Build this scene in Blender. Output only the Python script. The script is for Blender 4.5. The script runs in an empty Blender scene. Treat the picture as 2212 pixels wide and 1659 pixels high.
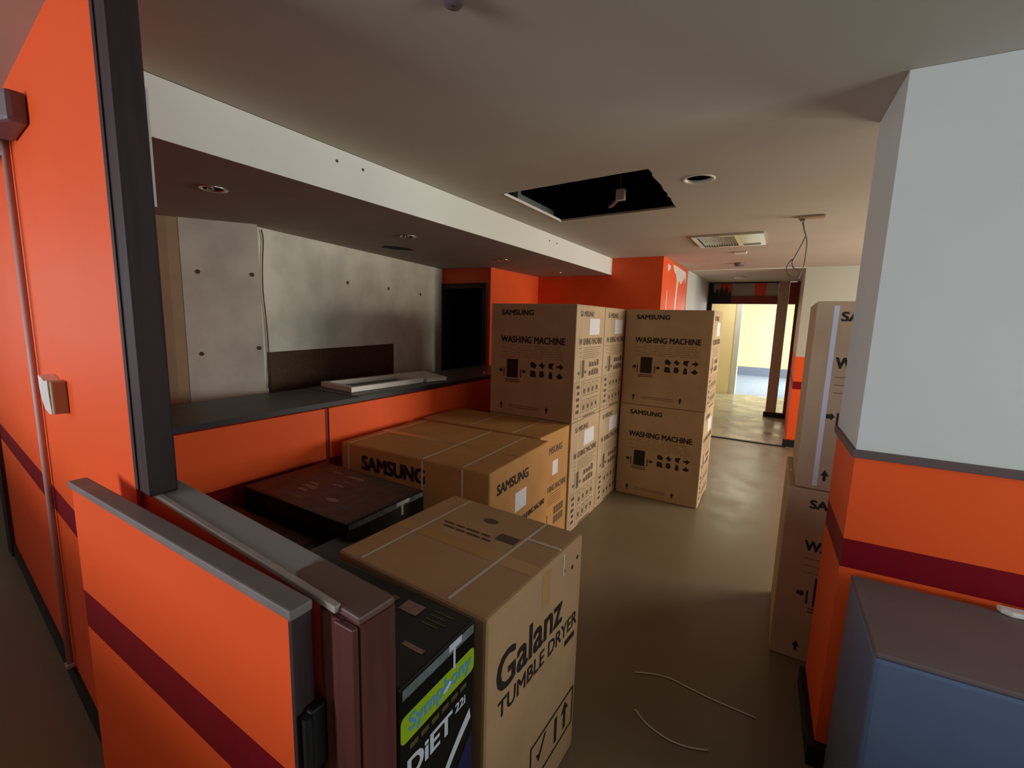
import bpy, bmesh, math, random
from mathutils import Vector, Matrix
from math import sin, cos, pi, radians

S = bpy.context.scene
COL = S.collection
random.seed(7)

# ------------------------------------------------------------------ camera
H = 1.65
F_PX = 966.1
YAW, PITCH, ROLL = -0.5373559, -0.14408678, 0.02833778
fwd = Vector((sin(YAW) * cos(PITCH), cos(YAW) * cos(PITCH), sin(PITCH)))
r0 = Vector((cos(YAW), -sin(YAW), 0))
u0 = r0.cross(fwd)
rr = r0 * cos(ROLL) + u0 * sin(ROLL)
uu = -r0 * sin(ROLL) + u0 * cos(ROLL)
cd = bpy.data.cameras.new('camera')
cam = bpy.data.objects.new('camera', cd)
COL.objects.link(cam)
cd.sensor_width = 36.0
cd.lens = F_PX / 2212 * 36.0
cd.clip_start = 0.02
cam.matrix_world = Matrix(((rr.x, uu.x, -fwd.x, 0), (rr.y, uu.y, -fwd.y, 0), (rr.z, uu.z, -fwd.z, H), (0, 0, 0, 1)))
S.camera = cam

# ------------------------------------------------------------------ world, light, exposure
S.view_settings.view_transform = 'Standard'
S.view_settings.look = 'None'
S.view_settings.gamma = 1.0
S.view_settings.exposure = -0.08
w = bpy.data.worlds.new('world')
S.world = w
w.use_nodes = True
w.node_tree.nodes['Background'].inputs[0].default_value = (0.55, 0.7, 1.0, 1)
w.node_tree.nodes['Background'].inputs[1].default_value = 0.25


def area(name, loc, target, sx, sy, power, color):
    l = bpy.data.lights.new(name, 'AREA')
    l.shape = 'RECTANGLE'
    l.size, l.size_y = sx, sy
    l.energy = power
    l.color = color
    o = bpy.data.objects.new(name, l)
    COL.objects.link(o)
    o.location = loc
    d = Vector(target) - Vector(loc)
    o.rotation_euler = d.to_track_quat('-Z', 'Y').to_euler()
    return o


area('daylight_rear_window', (-3.0, -3.85, 1.65), (-1.5, 0.5, 1.4), 2.0, 1.3, 170, (0.82, 0.87, 1.0))
area('daylight_hall_right_window', (3.2, 0.95, 1.55), (-1.0, 1.0, 1.3), 1.3, 1.4, 44, (0.86, 0.97, 1.0))
area('daylight_hall_left_window', (-6.8, -1.5, 1.6), (-2.0, -1.0, 1.5), 1.6, 1.4, 18, (0.9, 1.0, 0.95))
area('daylight_side_window', (3.2, 5.2, 1.55), (-0.6, 3.9, 1.2), 2.2, 1.5, 185, (1.0, 0.94, 0.80))
area('daylight_far_window', (2.0, 14.3, 1.4), (-1.2, 14.0, 0.7), 3.2, 1.9, 300, (1.0, 0.95, 0.90))
area('lamp_lobby', (-0.5, 11.2, 2.70), (-0.5, 10.9, 0.0), 1.0, 0.5, 32, (1.0, 0.93, 0.76))


# ------------------------------------------------------------------ materials
def lin(c):
    c = c / 255.0
    return c / 12.92 if c <= 0.04045 else ((c + 0.055) / 1.055) ** 2.4


def rgb(r, g, b):
    return (lin(r), lin(g), lin(b), 1.0)


def mat(name, col, rough=0.6, metal=0.0, var=0.0, scale=8.0, col2=None, bump=0.0, bscale=60.0, stretch=None, spec=0.4):
    m = bpy.data.materials.new(name)
    m.use_nodes = True
    nt = m.node_tree
    b = nt.nodes['Principled BSDF']
    b.inputs['Base Color'].default_value = col
    b.inputs['Roughness'].default_value = rough
    b.inputs['Metallic'].default_value = metal
    b.inputs['Specular IOR Level'].default_value = spec
    tc = nt.nodes.new('ShaderNodeTexCoord')
    src = tc.outputs['Object']
    if stretch:
        mp = nt.nodes.new('ShaderNodeMapping')
        mp.inputs['Scale'].default_value = stretch
        nt.links.new(src, mp.inputs['Vector'])
        src = mp.outputs['Vector']
    if var or col2:
        n = nt.nodes.new('ShaderNodeTexNoise')
        n.inputs['Scale'].default_value = scale
        n.inputs['Detail'].default_value = 5
        nt.links.new(src, n.inputs['Vector'])
        mx = nt.nodes.new('ShaderNodeMix')
        mx.data_type = 'RGBA'
        mx.inputs[6].default_value = col
        c2 = col2 or tuple(c * (1 - var) for c in col[:3]) + (1,)
        mx.inputs[7].default_value = c2
        rp = nt.nodes.new('ShaderNodeValToRGB')
        rp.color_ramp.elements[0].position = 0.38
        rp.color_ramp.elements[1].position = 0.66
        nt.links.new(n.outputs['Fac'], rp.inputs['Fac'])
        nt.links.new(rp.outputs['Color'], mx.inputs[0])
        nt.links.new(mx.outputs[2], b.inputs['Base Color'])
    if bump:
        n2 = nt.nodes.new('ShaderNodeTexNoise')
        n2.inputs['Scale'].default_value = bscale
        n2.inputs['Detail'].default_value = 3
        nt.links.new(src, n2.inputs['Vector'])
        bp = nt.nodes.new('ShaderNodeBump')
        bp.inputs['Strength'].default_value = bump
        bp.inputs['Distance'].default_value = 0.002
        nt.links.new(n2.outputs['Fac'], bp.inputs['Height'])
        nt.links.new(bp.outputs['Normal'], b.inputs['Normal'])
    return m


def banded(name, bands, rough=0.5, var=0.06):
    """paint laid in level bands: [(z_from, colour), ...] going up"""
    m = bpy.data.materials.new(name)
    m.use_nodes = True
    nt = m.node_tree
    b = nt.nodes['Principled BSDF']
    b.inputs['Roughness'].default_value = rough
    b.inputs['Specular IOR Level'].default_value = 0.22
    g = nt.nodes.new('ShaderNodeNewGeometry')
    sp = nt.nodes.new('ShaderNodeSeparateXYZ')
    nt.links.new(g.outputs['Position'], sp.inputs[0])
    mr = nt.nodes.new('ShaderNodeMapRange')
    mr.inputs[1].default_value = 0.0
    mr.inputs[2].default_value = 3.0
    nt.links.new(sp.outputs['Z'], mr.inputs[0])
    rp = nt.nodes.new('ShaderNodeValToRGB')
    cr = rp.color_ramp
    cr.interpolation = 'CONSTANT'
    cr.elements[0].position = 0
    cr.elements[0].color = bands[0][1]
    cr.elements[1].position = bands[1][0] / 3.0
    cr.elements[1].color = bands[1][1]
    for z, c in bands[2:]:
        e = cr.elements.new(z / 3.0)
        e.color = c
    nt.links.new(mr.outputs[0], rp.inputs['Fac'])
    n = nt.nodes.new('ShaderNodeTexNoise')
    n.inputs['Scale'].default_value = 3.0
    n.inputs['Detail'].default_value = 6
    nt.links.new(g.outputs['Position'], n.inputs['Vector'])
    hs = nt.nodes.new('ShaderNodeHueSaturation')
    mv = nt.nodes.new('ShaderNodeMapRange')
    mv.inputs[3].default_value = 1 - var
    mv.inputs[4].default_value = 1 + var
    nt.links.new(n.outputs['Fac'], mv.inputs[0])
    nt.links.new(mv.outputs[0], hs.inputs['Value'])
    nt.links.new(rp.outputs['Color'], hs.inputs['Color'])
    nt.links.new(hs.outputs['Color'], b.inputs['Base Color'])
    return m


ORANGE = rgb(236, 88, 34)
CRIMSON = rgb(122, 2, 20)
WHITEP = rgb(206, 208, 202)
M = {}
M['orange'] = banded('orange_paint_with_stripe', [(0, ORANGE), (0.807, CRIMSON), (0.914, ORANGE)])
M['counter_paint'] = banded('counter_orange_paint', [(0, CRIMSON), (0.742, ORANGE), (2.0, ORANGE)])
M['column'] = banded('column_paint', [(0, rgb(40, 36, 32)), (0.09, ORANGE), (0.807, CRIMSON), (0.914, ORANGE), (1.225, WHITEP)])
M['orange_plain'] = mat('orange_paint', ORANGE, 0.5, var=0.08, scale=3)
M['white'] = mat('white_paint', WHITEP, 0.7, var=0.05, scale=4)
M['ceiling'] = mat('ceiling_paint', rgb(190, 182, 168), 0.85, var=0.05, scale=2)
M['soffit_under'] = mat('soffit_dark', rgb(150, 138, 126), 0.85, var=0.08, scale=3)
M['old_wall'] = mat('dirty_plaster', rgb(216, 212, 198), 0.8, var=0.22, scale=3.5, bump=0.1, bscale=30)
M['darkwood'] = mat('dark_wood', rgb(60, 42, 43), 0.6, var=0.35, scale=6, stretch=(8, 8, 0.6), spec=0.3)
M['brown'] = mat('brown_laminate', rgb(98, 54, 46), 0.35, var=0.25, scale=5, stretch=(8, 8, 0.5), spec=0.5)
M['cap'] = mat('dusty_grey_laminate', rgb(124, 114, 108), 0.6, var=0.18, scale=9)
M['capedge'] = mat('pale_edge_banding', rgb(172, 160, 150), 0.5, var=0.2, scale=14)  # paler than the cap it edges
M['counter'] = mat('charcoal_laminate', rgb(82, 80, 80), 0.45, var=0.2, scale=6)
M['counteredge'] = mat('black_edge', rgb(38, 38, 42), 0.4)
M['black'] = mat('matt_black', rgb(14, 13, 12), 0.6)
M['void'] = mat('plenum_dark', rgb(20, 18, 17), 0.95)
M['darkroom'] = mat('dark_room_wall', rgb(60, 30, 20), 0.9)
M['panelwood'] = mat('dark_veneer', rgb(70, 46, 30), 0.6, var=0.3, scale=5, stretch=(1, 8, 8))
M['beige'] = mat('beige_paint', rgb(172, 148, 116), 0.7, var=0.08)
M['grey_plastic'] = mat('grey_plastic', rgb(110, 96, 100), 0.5)
M['pipe'] = mat('painted_pipe', rgb(190, 152, 146), 0.5)
M['whiteplastic'] = mat('white_plastic', rgb(228, 222, 212), 0.4, var=0.08)
M['paper'] = mat('white_paper', rgb(226, 222, 232), 0.6, var=0.08, scale=30)
M['ink'] = mat('black_ink', rgb(38, 28, 22), 0.7)
M['ink_side'] = mat('pale_ink', rgb(98, 76, 58), 0.7)  # paler than the front ink, mostly for carton sides
M['ink_soft'] = mat('faint_ink', rgb(92, 66, 46), 0.75)
M['strap'] = mat('packing_strap', rgb(214, 202, 184), 0.3)
M['tape'] = mat('clear_tape', rgb(196, 150, 96), 0.2)
M['tapewhite'] = mat('glossy_white_tape', rgb(214, 214, 228), 0.15)
M['metal'] = mat('galvanised_metal', rgb(170, 172, 172), 0.35, metal=0.9)
M['chrome'] = mat('bright_metal', rgb(225, 225, 222), 0.28, metal=1.0)
M['vent'] = mat('vent_metal', rgb(205, 200, 184), 0.22, metal=0.75)
M['alu'] = mat('bronze_aluminium', rgb(160, 142, 128), 0.4, metal=0.3)
M['redframe'] = mat('red_brown_frame', rgb(112, 34, 22), 0.45)
M['blue_cab'] = mat('blue_grey_steel', rgb(96, 112, 142), 0.42, var=0.04, spec=0.45)
M['cab_top'] = mat('brown_grey_top', rgb(112, 98, 96), 0.6, var=0.1, scale=4)  # browner than the cabinet body
M['yellow'] = mat('yellow_paint', rgb(240, 224, 180), 0.7)
M['bluegrey'] = mat('blue_grey_skirting', rgb(120, 134, 156), 0.6)
M['lime'] = mat('lime_label', rgb(158, 190, 32), 0.4)
M['blueink'] = mat('pale_blue_print', rgb(96, 160, 196), 0.4)
M['whiteink'] = mat('white_print', rgb(214, 218, 222), 0.4)
M['peach'] = mat('print_patch', rgb(150, 120, 108), 0.5, var=0.3, scale=40)
M['olive'] = mat('olive_print', rgb(84, 82, 44), 0.5)
M['dusk'] = mat('dark_blue_picture', rgb(34, 36, 78), 0.4)
M['glossblack'] = mat('glossy_black_card', rgb(20, 20, 20), 0.3, var=0.3, scale=12)
M['maroon'] = mat('maroon_printed_card', rgb(84, 40, 36), 0.45, col2=rgb(46, 24, 22), scale=14)
M['grey_reflection'] = mat('grey_reflection', rgb(150, 146, 138), 0.5)
M['red_reflection'] = mat('red_reflection', rgb(196, 70, 44), 0.5)
M['card'] = mat('kraft_card', rgb(188, 150, 108), 0.75, var=0.12, scale=5, bump=0.15, bscale=120)
M['card_orange'] = mat('kraft_card_golden', rgb(192, 138, 78), 0.7, var=0.15, scale=5, bump=0.15, bscale=120)
M['card_pale'] = mat('kraft_card_pale', rgb(190, 163, 130), 0.75, var=0.12, scale=5, bump=0.15, bscale=120)


def floor_mat(name, c1, c2, r1, r2, scale):
    m = mat(name, c1, 0.3, col2=c2, scale=scale, bump=0.05, bscale=25, spec=0.36)
    nt = m.node_tree
    b = nt.nodes['Principled BSDF']
    n = nt.nodes.new('ShaderNodeTexNoise')
    n.inputs['Scale'].default_value = 3.0
    n.inputs['Detail'].default_value = 6
    g = nt.nodes.new('ShaderNodeNewGeometry')
    nt.links.new(g.outputs['Position'], n.inputs['Vector'])
    mr = nt.nodes.new('ShaderNodeMapRange')
    mr.inputs[1].default_value = 0.35
    mr.inputs[2].default_value = 0.65
    mr.inputs[3].default_value = r1
    mr.inputs[4].default_value = r2
    nt.links.new(n.outputs['Fac'], mr.inputs[0])
    nt.links.new(mr.outputs[0], b.inputs['Roughness'])
    return m


M['floor'] = floor_mat('dusty_vinyl_floor', rgb(122, 108, 86), rgb(114, 100, 79), 0.28, 0.40, 0.8)
M['tile'] = floor_mat('dirty_lobby_floor', rgb(182, 176, 146), rgb(150, 146, 120), 0.18, 0.42, 4.0)
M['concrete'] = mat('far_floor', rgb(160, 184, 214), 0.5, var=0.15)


def glass_mat(name):
    m = bpy.data.materials.new(name)
    m.use_nodes = True
    nt = m.node_tree
    nt.nodes.remove(nt.nodes['Principled BSDF'])
    out = nt.nodes['Material Output']
    t = nt.nodes.new('ShaderNodeBsdfTransparent')
    t.inputs[0].default_value = (0.9, 0.92, 0.9, 1)
    g = nt.nodes.new('ShaderNodeBsdfGlossy')
    g.inputs['Roughness'].default_value = 0.03
    f = nt.nodes.new('ShaderNodeFresnel')
    f.inputs['IOR'].default_value = 1.5
    mx = nt.nodes.new('ShaderNodeMixShader')
    nt.links.new(f.outputs[0], mx.inputs[0])
    nt.links.new(t.outputs[0], mx.inputs[1])
    nt.links.new(g.outputs[0], mx.inputs[2])
    nt.links.new(mx.outputs[0], out.inputs['Surface'])
    return m


M['glass'] = glass_mat('clear_glass')


# ------------------------------------------------------------------ mesh helpers
def link(name, bm, m, parent=None, smooth=False):
    me = bpy.data.meshes.new(name)
    bmesh.ops.recalc_face_normals(bm, faces=bm.faces[:])
    bm.to_mesh(me)
    bm.free()
    me.materials.append(M[m] if isinstance(m, str) else m)
    if smooth:
        for p in me.polygons:
            p.use_smooth = True
    o = bpy.data.objects.new(name, me)
    COL.objects.link(o)
    if parent:
        o.parent = parent
    return o


def box(bm, x0, x1, y0, y1, z0, z1, bev=0.0, seg=2):
    vs = [bm.verts.new((x, y, z)) for z in (z0, z1) for x, y in ((x0, y0), (x1, y0), (x1, y1), (x0, y1))]
    fs = [(0, 3, 2, 1), (4, 5, 6, 7), (0, 1, 5, 4), (1, 2, 6, 5), (2, 3, 7, 6), (3, 0, 4, 7)]
    nf = [bm.faces.new([vs[i] for i in f]) for f in fs]
    if bev:
        es = list({e for f in nf for e in f.edges})
        bmesh.ops.bevel(bm, geom=es, offset=bev, segments=seg, affect='EDGES', profile=0.6)
    return bm


def bx(*a, **k):
    return box(bmesh.new(), *a, **k)


def prism(bm, pts, z0, z1, bev=0.0):
    lo = [bm.verts.new((x, y, z0)) for x, y in pts]
    hi = [bm.verts.new((x, y, z1)) for x, y in pts]
    n = len(pts)
    nf = [bm.faces.new(lo[::-1]), bm.faces.new(hi)]
    for i in range(n):
        nf.append(bm.faces.new((lo[i], lo[(i + 1) % n], hi[(i + 1) % n], hi[i])))
    if bev:
        es = list({e for f in nf for e in f.edges})
        bmesh.ops.bevel(bm, geom=es, offset=bev, segments=2, affect='EDGES', profile=0.6)
    return bm


def pr(*a, **k):
    return prism(bmesh.new(), *a, **k)


def cyl(bm, p0, p1, r, n=16, r2=None, caps=True):
    p0, p1 = Vector(p0), Vector(p1)
    d = (p1 - p0).normalized()
    a = d.orthogonal().normalized()
    b = d.cross(a)
    r2 = r if r2 is None else r2
    A = [bm.verts.new(p0 + (a * cos(t) + b * sin(t)) * r) for t in [2 * pi * i / n for i in range(n)]]
    B = [bm.verts.new(p1 + (a * cos(t) + b * sin(t)) * r2) for t in [2 * pi * i / n for i in range(n)]]
    for i in range(n):
        bm.faces.new((A[i], A[(i + 1) % n], B[(i + 1) % n], B[i]))
    if caps:
        bm.faces.new(A[::-1])
        bm.faces.new(B)
    return bm


def smooth_path(pts, k=4):
    P = [Vector(p) for p in pts]
    out = []
    for i in range(len(P) - 1):
        a = P[max(i - 1, 0)]; b = P[i]; c = P[i + 1]; d = P[min(i + 2, len(P) - 1)]
        for j in range(k):
            t = j / k
            out.append(0.5 * ((2 * b) + (c - a) * t + (2 * a - 5 * b + 4 * c - d) * t * t + (3 * b - a - 3 * c + d) * t ** 3))
    out.append(P[-1])
    return out


def tube(bm, pts, r, n=8, flat=1.0):
    P = smooth_path(pts)
    rings = []
    for i, p in enumerate(P):
        t = (P[min(i + 1, len(P) - 1)] - P[max(i - 1, 0)]).normalized()
        ref = Vector((0, 0, 1)) if abs(t.z) < 0.9 else Vector((0, 1, 0))
        a = t.cross(ref).normalized()
        b = a.cross(t)
        rings.append([bm.verts.new(p + a * cos(2 * pi * k / n) * r + b * sin(2 * pi * k / n) * r * flat) for k in range(n)])
    for A, B in zip(rings, rings[1:]):
        for k in range(n):
            bm.faces.new((A[k], A[(k + 1) % n], B[(k + 1) % n], B[k]))
    bm.faces.new(rings[0][::-1])
    bm.faces.new(rings[-1])
    return bm


def lathe(bm, prof, c, n=28):
    c = Vector(c)
    rings = []
    for r, z in prof:
        rings.append([bm.verts.new(c + Vector((r * cos(2 * pi * i / n), r * sin(2 * pi * i / n), z))) for i in range(n)])
    for A, B in zip(rings, rings[1:]):
        for i in range(n):
            bm.faces.new((A[i], A[(i + 1) % n], B[(i + 1) % n], B[i]))
    return bm


def thing(name, label, cat, loc=(0, 0, 0), rz=0.0, group=None):
    o = bpy.data.objects.new(name, None)
    COL.objects.link(o)
    o.empty_display_size = 0.1
    o.location = loc
    o.rotation_euler = (0, 0, rz)
    return tag(o, label, cat, group)


def tag(o, label, cat, group=None):
    o['label'] = label
    o['category'] = cat
    if group:
        o['group'] = group
    return o


def struct(name, bm, m, parent=None):
    o = link(name, bm, m, parent)
    if parent is None:
        o['kind'] = 'structure'
    return o


# ------------------------------------------------------------------ the setting
ZC, ZS, XB = 2.44, 2.235, -1.92

# floors
struct('floor', bx(-7, 3.4, -4.2, 7.13, -0.10, 0.0), 'floor')
lf = struct('floor_lobby', bx(-4.2, 3.4, 7.13, 12.05, -0.10, 0.0), 'tile')
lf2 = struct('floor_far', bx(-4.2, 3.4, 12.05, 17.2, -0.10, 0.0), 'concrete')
struct('trim_1', bx(-1.27, 0.19, 7.10, 7.16, 0.0, 0.012, bev=0.004), 'black')

# ceiling with the access opening and the empty downlight hole cut through it
HATCH = [(-1.613, 2.536), (-0.679, 2.457), (-0.704, 3.324), (-1.614, 3.407)]
HOLE_C, HOLE_R = (-0.476, 2.742), 0.072
bm = bmesh.new()


def loop(pts, z):
    v = [bm.verts.new((x, y, z)) for x, y in pts]
    return [bm.edges.new((v[i], v[(i + 1) % len(v)])) for i in range(len(v))]


ragged = []
for i in range(4):
    a, b = Vector(HATCH[i]), Vector(HATCH[(i + 1) % 4])
    nseg = 14
    for k in range(nseg):
        p = a.lerp(b, k / nseg)
        if k and i == 1:
            p += Vector((random.uniform(-0.006, 0.006), 0))
        elif k and i in (0, 2):
            p += Vector((0, random.uniform(-0.004, 0.004)))
        ragged.append((p.x, p.y))
hole = [(HOLE_C[0] + HOLE_R * cos(2 * pi * i / 28), HOLE_C[1] + HOLE_R * sin(2 * pi * i / 28)) for i in range(28)]
e = loop([(-7, -4.2), (3.4, -4.2), (3.4, 9.45), (-7, 9.45)], ZC) + loop(ragged, ZC) + loop(hole, ZC)
bmesh.ops.triangle_fill(bm, edges=e, use_beauty=True)
for ring in (ragged, hole):
    lo = [bm.verts.new((x, y, ZC)) for x, y in ring]
    hi = [bm.verts.new((x, y, ZC + 0.014)) for x, y in ring]
    for i in range(len(ring)):
        bm.faces.new((lo[i], lo[(i + 1) % len(ring)], hi[(i + 1) % len(ring)], hi[i]))
struct('ceiling', bm, 'ceiling')
bm = bmesh.new()
for a in ((-2.1, -2.05, 2.1, 3.9, ZC + 0.02, 3.1), (0.1, 0.15, 2.1, 3.9, ZC + 0.02, 3.1), (-2.1, 0.15, 2.05, 2.1, ZC + 0.02, 3.1),
          (-2.1, 0.15, 3.9, 3.95, ZC + 0.02, 3.1), (-2.1, 0.15, 2.05, 3.95, 3.1, 3.15)):
    box(bm, *a)
struct('ceiling_void', bm, 'void')
struct('ceiling_far', bx(-4.2, 3.4, 9.45, 17.2, 2.80, 2.9), 'white')

# plaster dropped bulkhead over the counter
bm = bx(-4.6, XB, 0.56, 5.60, ZS, ZC - 0.002)
bulk = struct('ceiling_bulkhead', bm, mat('bulkhead_white', rgb(226, 226, 220), 0.7, var=0.04, scale=3))
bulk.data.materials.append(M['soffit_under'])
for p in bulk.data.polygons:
    if p.normal.z < -0.5:  # underside gets a darker tone than the front
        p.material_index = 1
for y, z in ((1.515, 2.38), (1.672, 2.384), (3.824, 2.374), (3.983, 2.373)):
    bm = bmesh.new()
    cyl(bm, (XB - 0.002, y, z), (XB + 0.003, y, z), 0.007, 10)
    struct('screw_plug', bm, 'ink_soft', bulk)
bm = pr([(-3.03, 2.83), (-2.96, 2.80), (-2.90, 2.86), (-2.86, 2.98), (-2.90, 3.08), (-2.97, 3.02), (-3.02, 2.95)], ZS - 0.004, ZS + 0.002)
struct('torn_patch', bm, 'void', bulk)

# left wall: orange with crimson stripe, and the dark post at its end
def wl(x):
    return 0.49 - 0.095 * (x + 1.9)


struct('wall_left', pr([(-4.22, wl(-4.22)), (-1.345, wl(-1.345)), (-1.42, wl(-1.345) + 0.08), (-4.21, wl(-4.22) + 0.08)], 0, ZC), 'orange')
struct('baseboard_left', pr([(-4.22, wl(-4.22) - 0.012), (-1.46, wl(-1.46) - 0.012), (-1.46, wl(-1.46)), (-4.22, wl(-4.22))], 0, 0.09), 'black')
bm = pr([(-1.330, 0.436), (-1.250, 0.430), (-1.252, 0.492), (-1.36, 0.505)], 1.205, ZC - 0.001, bev=0.006)
post = struct('trim_2', bm, 'darkwood')
bm = bx(-1.329, -1.312, 0.431, 0.437, 1.21, ZC - 0.002, bev=0.002)
struct('post_moulding', bm, 'darkwood', post)
struct('trim_3', bx(-1.534, -1.521, 0.596, 0.602, 1.93, 2.234), 'white')
bm = pr([(-4.36, wl(-4.3) - 0.02), (-4.22, wl(-4.22) - 0.02), (-4.21, wl(-4.22) + 0.13), (-4.35, wl(-4.3) + 0.13)], 0, 2.1)
struct('door_1', bm, 'darkwood')
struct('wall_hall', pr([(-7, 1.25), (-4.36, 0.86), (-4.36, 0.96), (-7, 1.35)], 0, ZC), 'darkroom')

# low wall behind the half door
low = struct('wall_low', pr([(-1.47, 0.461), (-0.585, 0.4115), (-0.585, 0.47), (-1.47, 0.525)], 0, 1.190), 'orange')
bm = pr([(-1.345, 0.458), (-0.497, 0.410), (-0.493, 0.478), (-1.335, 0.527)], 1.190, 1.204, bev=0.004)
capm = bpy.data.materials.new('dust_on_brown_laminate')
capm.use_nodes = True
nt = capm.node_tree
b = nt.nodes['Principled BSDF']
g = nt.nodes.new('ShaderNodeNewGeometry')
sp = nt.nodes.new('ShaderNodeSeparateXYZ')
nt.links.new(g.outputs['Position'], sp.inputs[0])
n = nt.nodes.new('ShaderNodeTexNoise')
n.inputs['Scale'].default_value = 11
n.inputs['Detail'].default_value = 3
nt.links.new(g.outputs['Position'], n.inputs['Vector'])
ma = nt.nodes.new('ShaderNodeMath'); ma.operation = 'MULTIPLY_ADD'
ma.inputs[1].default_value = 0.5; ma.inputs[2].default_value = 0
nt.links.new(n.outputs['Fac'], ma.inputs[0])
ad = nt.nodes.new('ShaderNodeMath'); ad.operation = 'ADD'
nt.links.new(sp.outputs['X'], ad.inputs[0]); nt.links.new(ma.outputs[0], ad.inputs[1])
mr = nt.nodes.new('ShaderNodeMapRange')
mr.inputs[1].default_value = -0.46; mr.inputs[2].default_value = -0.43
nt.links.new(ad.outputs[0], mr.inputs[0])
mx = nt.nodes.new('ShaderNodeMix'); mx.data_type = 'RGBA'
mx.inputs[6].default_value = rgb(150, 146, 142); mx.inputs[7].default_value = rgb(104, 74, 66)
nt.links.new(mr.outputs[0], mx.inputs[0]); nt.links.new(mx.outputs[2], b.inputs['Base Color'])
b.inputs['Roughness'].default_value = 0.45
struct('wall_cap', bm, capm, low)
bm = pr([(-1.345, 0.450), (-0.545, 0.404), (-0.545, 0.416), (-1.345, 0.463)], 1.195, 1.207, bev=0.002)
struct('edge_strip', bm, 'capedge', low)
bm = pr([(-0.588, 0.412), (-0.582, 0.404), (-0.572, 0.404), (-0.566, 0.412), (-0.558, 0.412), (-0.552, 0.404), (-0.535, 0.404), (-0.530, 0.412),
         (-0.497, 0.412), (-0.493, 0.478), (-0.584, 0.482)], 0, 1.190)
struct('end_jamb', bm, 'brown', low)
bm = bx(-0.545, -0.50, 0.40, 0.411, 0.0, 1.188, bev=0.003)
struct('jamb_stop', bm, 'brown', low)

# half door folded back against the low wall
hd = thing('half_door', 'orange half height door with crimson stripe and grey top folded against the low wall', 'door', (-1.05, 0.383, 0))
link('door_leaf', bx(-0.462, 0.452, -0.021, 0.010, 0.012, 1.194), 'orange', hd)
o = link('top_cap', bx(-0.47, 0.465, -0.026, 0.012, 1.194, 1.211, bev=0.003), 'cap', hd)
o['label'] = 'dusty grey top edge'
o = link('closing_edge', bx(0.452, 0.462, -0.022, 0.012, 0.012, 1.194, bev=0.002), 'darkwood', hd)
o['label'] = 'dark brown door edge'
bm = bx(0.4625, 0.480, -0.008, 0.020, 0.925, 1.035, bev=0.004)
cyl(bm, (0.476, -0.012, 0.93), (0.476, -0.012, 1.03), 0.008, 10)
o = link('hinge', bm, 'black', hd)
o['label'] = 'black hinge'

# reception back
WREC = struct('wall_reception', pr([(-3.20, 1.85), (-3.68, 4.42), (-3.80, 4.42), (-3.32, 1.85)], 0, ZS), 'old_wall')
WPIER = struct('wall_pier', pr([(-3.376, 1.44), (-3.114, 1.80), (-3.20, 1.849), (-3.50, 1.849)], 0, ZS), 'old_wall')
struct('wall_reception_side', pr([(-4.0, 0.80), (-3.85, 0.80), (-3.68, 1.84), (-3.83, 1.84)], 0, ZS), 'old_wall')
bm = pr([(-3.45, 1.33), (-3.405, 1.385), (-3.374, 1.436), (-3.52, 1.45)], 0, ZS - 0.001)
struct('trim_4', bm, 'beige')
# holes and the run of cable on the old plaster
def wallpt(s, d=0.0):
    a, b = Vector((-3.20, 1.85)), Vector((-3.68, 4.42))
    t = (b - a).normalized()
    nrm = Vector((t.y, -t.x))
    p = a + t * s + nrm * d
    return p


bm = bmesh.new()
pts = []
for i, z in enumerate((2.22, 2.15, 2.0, 1.8, 1.55, 1.3, 1.1)):
    p = wallpt(0.02 + 0.012 * sin(i * 1.7), 0.006)
    pts.append((p.x + 0.01, p.y, z))
tube(bm, pts, 0.004, 6)
tag(link('cable', bm, 'ink_soft'), 'thin dark cable running down the bare wall behind the counter', 'cable')
a, b_ = wallpt(0.03, 0.0), wallpt(1.55, 0.0)
c, d_ = wallpt(1.55, 0.02), wallpt(0.03, 0.02)
bm = bmesh.new()
for q, zz in ((0.9, 1.93), (1.5, 1.92), (2.1, 1.90)):
    c0, c1 = wallpt(q, -0.001), wallpt(q, 0.003)
    bm2 = cyl(bmesh.new(), (c0.x, c0.y, zz), (c1.x, c1.y, zz), 0.016, 9)
    struct('plug_hole', bm2, 'ink_soft', WREC)
bm.free()
pd = Vector((0.262, 0.36)).normalized()
for q, zz in ((0.09, 1.90), (0.40, 1.90), (0.08, 1.36), (0.42, 1.40)):
    c0 = Vector((-3.376, 1.44)) + pd * q
    nn = Vector((pd.y, -pd.x)) * 0.003
    struct('plug_hole', cyl(bmesh.new(), (c0.x, c0.y, zz), (c0.x + nn.x, c0.y + nn.y, zz), 0.014, 9), 'ink_soft', WPIER)
pnl = struct('wood_panel', pr([tuple(a), tuple(b_), tuple(c), tuple(d_)], 0.60, 1.36), 'panelwood', WREC)

# door wall at the back of the reception
OW = M['orange_plain']
bm = bmesh.new()
box(bm, -3.70, -3.735 + 0.03, 4.42, 4.52, 0, ZS)
box(bm, -3.705, -3.01, 4.42, 4.52, 2.06, ZS)
box(bm, -3.01, -2.96, 4.42, 5.60, 0, ZS)
struct('wall_door', bm, OW)
bm = bmesh.new()
box(bm, -3.70, -3.64, 4.40, 4.53, 0, 2.06)
box(bm, -3.64, -3.05, 4.40, 4.53, 2.0, 2.06)
box(bm, -3.06, -3.005, 4.40, 4.53, 0, 2.06)
dr = struct('door_2', bm, 'darkwood')
bm = bmesh.new()
box(bm, -3.62, -3.50, 5.28, 5.30, 0, 2.05)
struct('wall_passage', bm, OW)
bm = bmesh.new()
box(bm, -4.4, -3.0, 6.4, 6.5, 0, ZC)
box(bm, -4.4, -4.3, 4.52, 6.5, 0, ZC)
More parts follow.
